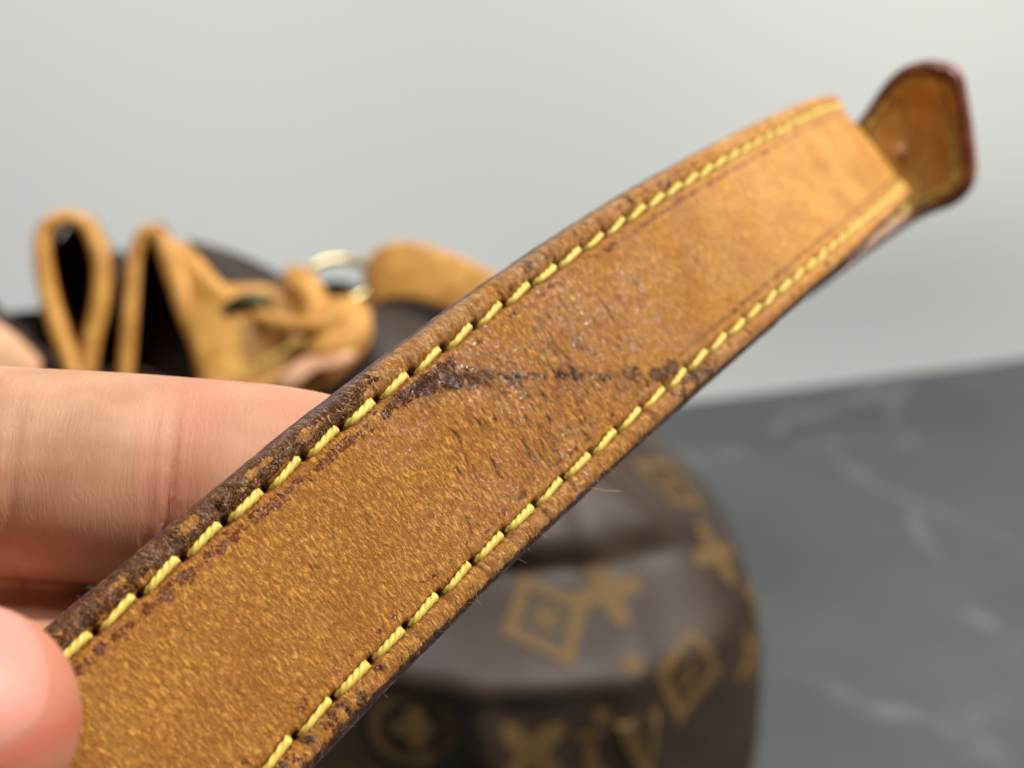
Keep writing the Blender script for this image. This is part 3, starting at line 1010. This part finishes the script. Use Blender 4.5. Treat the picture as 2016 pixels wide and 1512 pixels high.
us = np.linspace(-math.pi, math.pi, 260, endpoint=False)
zs = np.concatenate([np.linspace(0.0, .14, 40)[:-1], np.linspace(.14, .240, 90)])
Ug, Zg = np.meshgrid(us, zs, indexing='ij')
bp = body(Ug, Zg)
me, q = grid_mesh('body', bp, close_u=True)
bo = link('body', me, M_CANVAS, bag)
so = bo.modifiers.new('thick', 'SOLIDIFY'); so.thickness = 0.0016; so.offset = 1
bag_bvh = BVHTree.FromPolygons([V(k) for k in bp.reshape(-1, 3)], [tuple(int(i) for i in k) for k in q])
# base
bpts = np.array([body(us, np.zeros_like(us)) * [1, 1, 0] + [0, 0, .001], body(us, np.zeros_like(us)) * [0, 0, 0] + [-.05, .385, .001]])
me, q2 = grid_mesh('base', bpts.transpose(1, 0, 2), close_u=True)
link('base', me, M_TRIM, bag)


# ---- printed motifs laid on the canvas
def motif_polys(kind):
    """list of closed outlines (x right, y up) in mm"""
    A = lambda n: np.linspace(0, 2 * np.pi, n, endpoint=False)
    out = []
    if kind == 'star':              # four pointed petals
        th = A(80)
        r = 4.0 + 6.5 * np.abs(np.cos(2 * th)) ** 2.0
        out.append(np.stack([r * np.cos(th), r * np.sin(th)], 1))
    elif kind == 'round_flower':
        th = A(64)
        out.append(('ring', np.stack([11.5 * np.cos(th), 11.5 * np.sin(th)], 1), np.stack([8.6 * np.cos(th), 8.6 * np.sin(th)], 1)))
        r = 2.2 + 4.0 * np.abs(np.cos(2 * th)) ** 0.7
        out.append(np.stack([r * np.cos(th), r * np.sin(th)], 1))
    elif kind == 'diamond':
        th = A(96)
        e = 0.74
        o_ = np.stack([np.sign(np.cos(th)) * np.abs(np.cos(th)) ** (2 / e) * 12.5, np.sign(np.sin(th)) * np.abs(np.sin(th)) ** (2 / e) * 14.5], 1)
        e2 = 0.92
        o_ = np.stack([np.sign(np.cos(th)) * np.abs(np.cos(th)) ** (2 / e2) * 12.5, np.sign(np.sin(th)) * np.abs(np.sin(th)) ** (2 / e2) * 14.5], 1)
        out.append(('ring', o_, o_ * 0.62))
        r = 1.2 + 3.2 * np.abs(np.cos(2 * th)) ** 1.4
        out.append(np.stack([r * np.cos(th), r * np.sin(th)], 1))
    elif kind == 'letters':
        L_ = [(-10, 9), (-3, 9), (-3, 7.4), (-5, 7.4), (-5, -5.0), (1.6, -5.0), (2.6, -2.2), (4.0, -2.2), (3.6, -7.6), (-10, -7.6), (-10, -6.0), (-8, -6.0), (-8, 7.4), (-10, 7.4)]
        V_ = [(-2.4, 11), (4, 11), (4, 9.5), (2.4, 9.5), (5.2, 0.5), (8.2, 9.5), (6.6, 9.5), (6.6, 11), (11.6, 11), (11.6, 9.5), (10.2, 9.5), (5.2, -4.6), (4.0, -4.6), (-0.8, 9.5), (-2.4, 9.5)]
        def dens(p):
            p = np.array(p, float); q_ = []
            for a, b in zip(p, np.roll(p, -1, 0)):
                n_ = max(1, int(np.linalg.norm(b - a) / 1.5))
                for k in range(n_): q_.append(a + (b - a) * k / n_)
            return np.array(q_)
        out.append(dens(L_)); out.append(dens(V_))
    elif kind == 'dot':
        th = A(24); out.append(np.stack([2.6 * np.cos(th), 2.6 * np.sin(th)], 1))
    return out


def put_motif(px, py, kind, size=1.0, rot=0.0, name='printed_motif'):
    o_ = Vector((0, 0, CAM_H))
    d = (V(P(px, py, 300)) - o_).normalized()
    hit = bag_bvh.ray_cast(o_, d)
    if hit[0] is None: return
    c, nn = np.array(hit[0]), np.array(hit[1])
    if nn @ np.array(d) > 0: nn = -nn
    up = np.array([0, 0, 1.0]); up = nrm(up - nn * (up @ nn)); rt = np.cross(up, nn)
    cr_, sr_ = math.cos(rot), math.sin(rot)
    bm = bmesh.new()

    def prj(p2):
        x, y = p2 * size
        p3 = c + (rt * (x * cr_ - y * sr_) + up * (x * sr_ + y * cr_)) * MM
        near = bag_bvh.find_nearest(V(p3))
        n2 = np.array(near[1])
        if n2 @ nn < 0: n2 = -n2
        return np.array(near[0]) + n2 * 0.0021
    for pl in motif_polys(kind):
        if isinstance(pl, tuple):
            a = [bm.verts.new(prj(k)) for k in pl[1]]
            mid_ = [bm.verts.new(prj((k + l) / 2)) for k, l in zip(pl[1], pl[2])]
            b = [bm.verts.new(prj(k)) for k in pl[2]]
            for r0, r1 in ((a, mid_), (mid_, b)):
                for i in range(len(a)):
                    j = (i + 1) % len(a)
                    bm.faces.new((r0[i], r0[j], r1[j], r1[i]))
        elif kind == 'letters':
            vs = [bm.verts.new(prj(k)) for k in pl]
            for tri in tessellate_polygon([[Vector((float(k[0]), float(k[1]), 0)) for k in pl]]):
                bm.faces.new([vs[i] for i in tri])
        else:
            rings = [[bm.verts.new(prj(k * s)) for k in pl] for s in (1.0, 0.66, 0.33)]
            for r0, r1 in zip(rings[:-1], rings[1:]):
                for i in range(len(pl)):
                    j = (i + 1) % len(pl)
                    bm.faces.new((r0[i], r0[j], r1[j], r1[i]))
            bm.faces.new(rings[-1])
    me = bpy.data.meshes.new(name); bm.to_mesh(me); bm.free()
    link(name, me, M_PRINT, bag)


for a in ((1072, 1225, 'diamond', 1.2, 0.10), (1345, 1320, 'diamond', 1.2, -0.35), (1192, 1172, 'star', 1.15, 0.12), (1240, 1312, 'dot', 1.1, 0),
          (818, 1425, 'round_flower', 1.15, 0), (1042, 1475, 'star', 1.25, 0.70), (1222, 1495, 'letters', 1.5, 0.05), (1466, 1290, 'star', 1.0, 0.2),
          (1470, 1180, 'star', 0.9, 0.6), (1310, 960, 'diamond', 1.1, 0.3), (1400, 1095, 'star', 1.1, -0.4), (1475, 1480, 'round_flower', 0.9, 0),
          (1180, 1400, 'dot', 1.0, 0), (640, 600, 'star', .6, 0), (470, 525, 'star', 0.6, 0.3), (835, 640, 'star', 0.8, 0.2),
          (780, 690, 'letters', .8, 0), (930, 1540, 'star', 0.9, 0.2), (1170, 1560, 'diamond', 0.95, 0), (1360, 1570, 'star', 1.0, 0), (680, 1560, 'letters', 1, 0)):
    put_motif(*a)

# ---- leather trim at the neck
FWD = np.array([-0.27, 0.93, -0.31])              # direction in which the pleats run back


def ribbon(name, pxs, depth, width_mm, run_mm, mat, parent, round_=0.35, taper=None, fwd=None):
    """a leather band whose edge follows the traced line; it runs back by run_mm"""
    fwd_ = nrm(FWD if fwd is None else np.array(fwd, float))
    line = cr_eval(np.array([P(x, y, depth if not isinstance(depth, (list, tuple)) else depth[i]) for i, (x, y) in enumerate(pxs)]), np.linspace(0, 1, 48))
    T = nrm(np.gradient(line, axis=0))
    side_ = nrm(np.cross(T, fwd_))
    wv = np.interp(np.linspace(0, 1, 48), np.linspace(0, 1, len(width_mm)), width_mm) if isinstance(width_mm, (list, tuple)) else np.full(48, width_mm)
    w2 = wv[:, None] / 2 * MM
    run = run_mm * MM
    bv = np.minimum(w2 * 0.7, 0.0015)
    sec = [line - side_ * w2 + fwd_ * run, line - side_ * w2 + fwd_ * bv, line - side_ * (w2 - bv), line + side_ * (w2 - bv), line + side_ * w2 + fwd_ * bv, line + side_ * w2 + fwd_ * run]
    me = join_grids(name, [np.stack(sec, 1)])
    o = link(name, me, mat, parent)
    return o


D0 = 380
r1 = ribbon('rim_fold', [(175, 800), (140, 720), (100, 610), (82, 510), (88, 450), (130, 428), (172, 448), (200, 520), (196, 600), (178, 680), (165, 800)], D0, [4.5, 5, 5, 4.6, 4.4, 4.2, 4.4, 5, 5, 5, 4.5], 46, M_TRIM, bag)
tag(r1, 'leather rim pleat folded into a narrow teardrop loop')
r2 = ribbon('rim_fold', [(238, 820), (250, 700), (258, 590), (266, 500), (288, 456), (318, 470), (345, 540), (372, 620), (398, 700), (420, 820)], D0 + 2, [4, 4.2, 4.2, 4, 4, 5, 6, 6, 5, 4], 46, M_TRIM, bag)
tag(r2, 'leather rim pleat opened into a tall dark arch')
# dark plates at the back of the pleats
def slab(name, pxs, mat, parent, thick=3.0, fwd=None, bulge=2.0):
    """leather piece traced as an outline; each point has its own depth; rounded rim"""
    fwd_ = nrm(FWD if fwd is None else np.array(fwd, float))
    p = np.array([P(*k) for k in pxs])
    n = len(p)
    cl = cr_eval(np.concatenate([p, p[:1]]), np.linspace(0, 1, n * 6 + 1))[:-1]
    c = cl.mean(0)
    rows = [c + (cl - c) * 0.02 - fwd_ * bulge * MM, c + (cl - c) * 0.5 - fwd_ * bulge * 0.8 * MM, c + (cl - c) * 0.86 - fwd_ * bulge * 0.35 * MM, c + (cl - c) * 0.965, cl + fwd_ * thick * 0.3 * MM,
            cl + fwd_ * thick * 0.75 * MM, c + (cl - c) * 0.95 + fwd_ * thick * MM, c + (cl - c) * 0.02 + fwd_ * thick * MM]
    me = join_grids(name, [np.stack(rows)])
    return link(name, me, mat, parent)


slab('backing', [(240, 560, 412), (310, 440, 416), (360, 520, 416), (430, 720, 410), (430, 860, 405), (230, 860, 405)], M_DARK, bag, 3, bulge=0)
slab('backing', [(95, 500, 414), (150, 440, 416), (195, 520, 416), (180, 800, 410), (120, 800, 410)], M_DARK, bag, 3, bulge=0)
ft = slab('rim_band', [(312, 458, 388), (380, 490, 392), (425, 555, 390), (540, 562, 386), (640, 590, 380), (725, 612, 376), (720, 690, 372), (600, 790, 368), (440, 880, 368), (400, 760, 374), (352, 590, 384)], M_TRIM, bag, 4, bulge=3)
tag(ft, 'front leather rim band with an eyelet')
# canvas triangle showing above the rim band
slab('canvas_fold', [(370, 470, 408), (470, 500, 410), (560, 545, 410), (620, 600, 408), (560, 640, 404), (430, 640, 402)], M_CANVAS, bag, 3, bulge=3)
slab('canvas_fold', [(200, 520, 416), (245, 500, 418), (280, 700, 412), (260, 860, 408), (180, 860, 408)], M_CANVAS, bag, 3, bulge=1)
slab('canvas_fold', [(720, 600, 392), (800, 585, 398), (950, 600, 400), (1120, 700, 396), (1000, 900, 380), (760, 860, 372), (640, 800, 372)], M_CANVAS, bag, 3, bulge=6)
# eyelet
c0 = P(488, 618, 381)
th = np.linspace(0, 2 * np.pi, 36, endpoint=False)
ex, ez = np.array([1, 0, 0.12]), np.array([0.1, -0.3, 0.95])
ring = c0 + (np.cos(th)[:, None] * ex * 5.6 + np.sin(th)[:, None] * ez * 5.2) * MM
def torus(name, ring, rad, mat, parent):
    g_ = tube(ring, rad, 12, closed=True)
    me, _ = grid_mesh(name, g_, close_u=True, close_v=True)
    return link(name, me, mat, parent)
torus('eyelet', ring, 2.2 * MM, M_EYE, bag)
slab('eyelet_hole', [(470, 615, 380.5), (490, 600, 380.5), (512, 616, 380.5), (492, 636, 380.5)], M_DARK, bag, 1, bulge=0.2)
# yellow stitches on the rim band
for k in range(7):
    a0, a1 = np.array([470, 742]), np.array([590, 672])
    c_ = a0 + (a1 - a0) * k / 6
    p_ = P(c_[0], c_[1], 364.5)
    ex_ = V(nrm(P(c_[0] + 10, c_[1] - 6, 364.5) - p_)); ez_ = V(nrm(np.array([0, 0, CAM_H]) - p_))
    ey_ = ez_.cross(ex_).normalized(); ez_ = ex_.cross(ey_)
    o = bpy.data.objects.new('stitch', SM[k % 5]); COL.objects.link(o); o.parent = bag
    o.matrix_basis = Matrix(((ex_.x, ey_.x, ez_.x, p_[0]), (ex_.y, ey_.y, ez_.y, p_[1]), (ex_.z, ey_.z, ez_.z, p_[2]), (0, 0, 0, 1))) @ Matrix.Diagonal((0.85, 2.2, 2.2, 1))
# strap tab and its ring
tab = ribbon('strap_tab', [(722, 590), (726, 530), (765, 497), (850, 505), (950, 545), (1100, 640)], [398, 398, 397, 394, 390, 382], 4.5, 1, M_TRIM, bag)
bpy.data.objects.remove(tab)
line = cr_eval(np.array([P(*k) for k in ((728, 640, 410), (722, 560, 404), (742, 505, 398), (800, 488, 394), (890, 512, 390), (990, 560, 384), (1120, 650, 376))]), np.linspace(0, 1, 60))
T = nrm(np.gradient(line, axis=0))
wd = nrm(np.array([0.02, -0.55, -0.80]))           # the tab's width runs down towards the camera
nn = nrm(np.cross(wd, T))
if nn[30][2] < 0: nn = -nn
secs = []
for a, b in ((0, 0), (0.6, -1.2), (2, -1.6), (16, -1.6), (17.4, -1.2), (18, 0), (17.4, 1.2), (16, 1.6), (2, 1.6), (0.6, 1.2)):
    secs.append(line + wd * (a - 2) * MM + nn * b * MM)
link('strap_tab', join_grids('strap_tab', [np.stack(secs, 1)]), M_TRIM, bag)
c0 = P(668, 552, 398)
ring = c0 + (np.cos(th)[:, None] * np.array([1, 0.15, -0.05]) * 10.0 + np.sin(th)[:, None] * np.array([0.05, 0.55, 0.83]) * 6.5) * MM
torus('strap_ring', ring, 1.35 * MM, M_BRASS, bag)

# ---- drawstring: its own cord, passing through the eyelet, with slider
ds = empty('drawstring')
tag(ds, 'tan leather drawstring with slider tab in front of the bag rim', 'drawstring')


def cord(name, pxs, rad, mat, parent, m=14):
    line = cr_eval(np.array([P(*k) for k in pxs]), np.linspace(0, 1, 50))
    r = np.full(50, rad * MM); r[0] *= .6; r[-1] *= .6
    return link(name, join_grids(name, [tube(line, r, m)]), mat, parent)


sl = slab('slider', [(555, 545, 376), (585, 522, 376), (625, 545, 374), (648, 590, 372), (640, 622, 370), (612, 650, 368), (590, 640, 370), (575, 590, 374)], M_TRIM, ds, 9, bulge=5)
sl = slab('slider', [(655, 590, 372), (700, 585, 372), (732, 615, 370), (728, 660, 367), (695, 700, 364), (640, 712, 362), (605, 695, 362), (625, 640, 367)], M_TRIM, ds, 9, bulge=5)
cord('cord', ((505, 622, 376), (560, 640, 368), (620, 640, 364), (680, 615, 366)), 2.4, M_TRIM, ds)
ce = slab('cord_end', [(545, 745, 362), (600, 705, 362), (650, 692, 362), (692, 690, 362), (700, 704, 362), (660, 722, 361), (600, 738, 361), (560, 770, 361)], M_SUEDE, ds, 4, bulge=1.5)
tag(ce, 'pale cut end of the drawstring')
ce = slab('cord_end', [(-60, 600, 372), (0, 640, 370), (45, 675, 368), (80, 720, 366), (60, 780, 364), (0, 760, 364), (-70, 720, 366)], M_SUEDE, ds, 4, bulge=2)
cord('cord', ((-60, 560, 384), (-5, 632, 386), (60, 690, 386), (130, 730, 384), (200, 800, 380)), 3.2, M_DARK, ds)
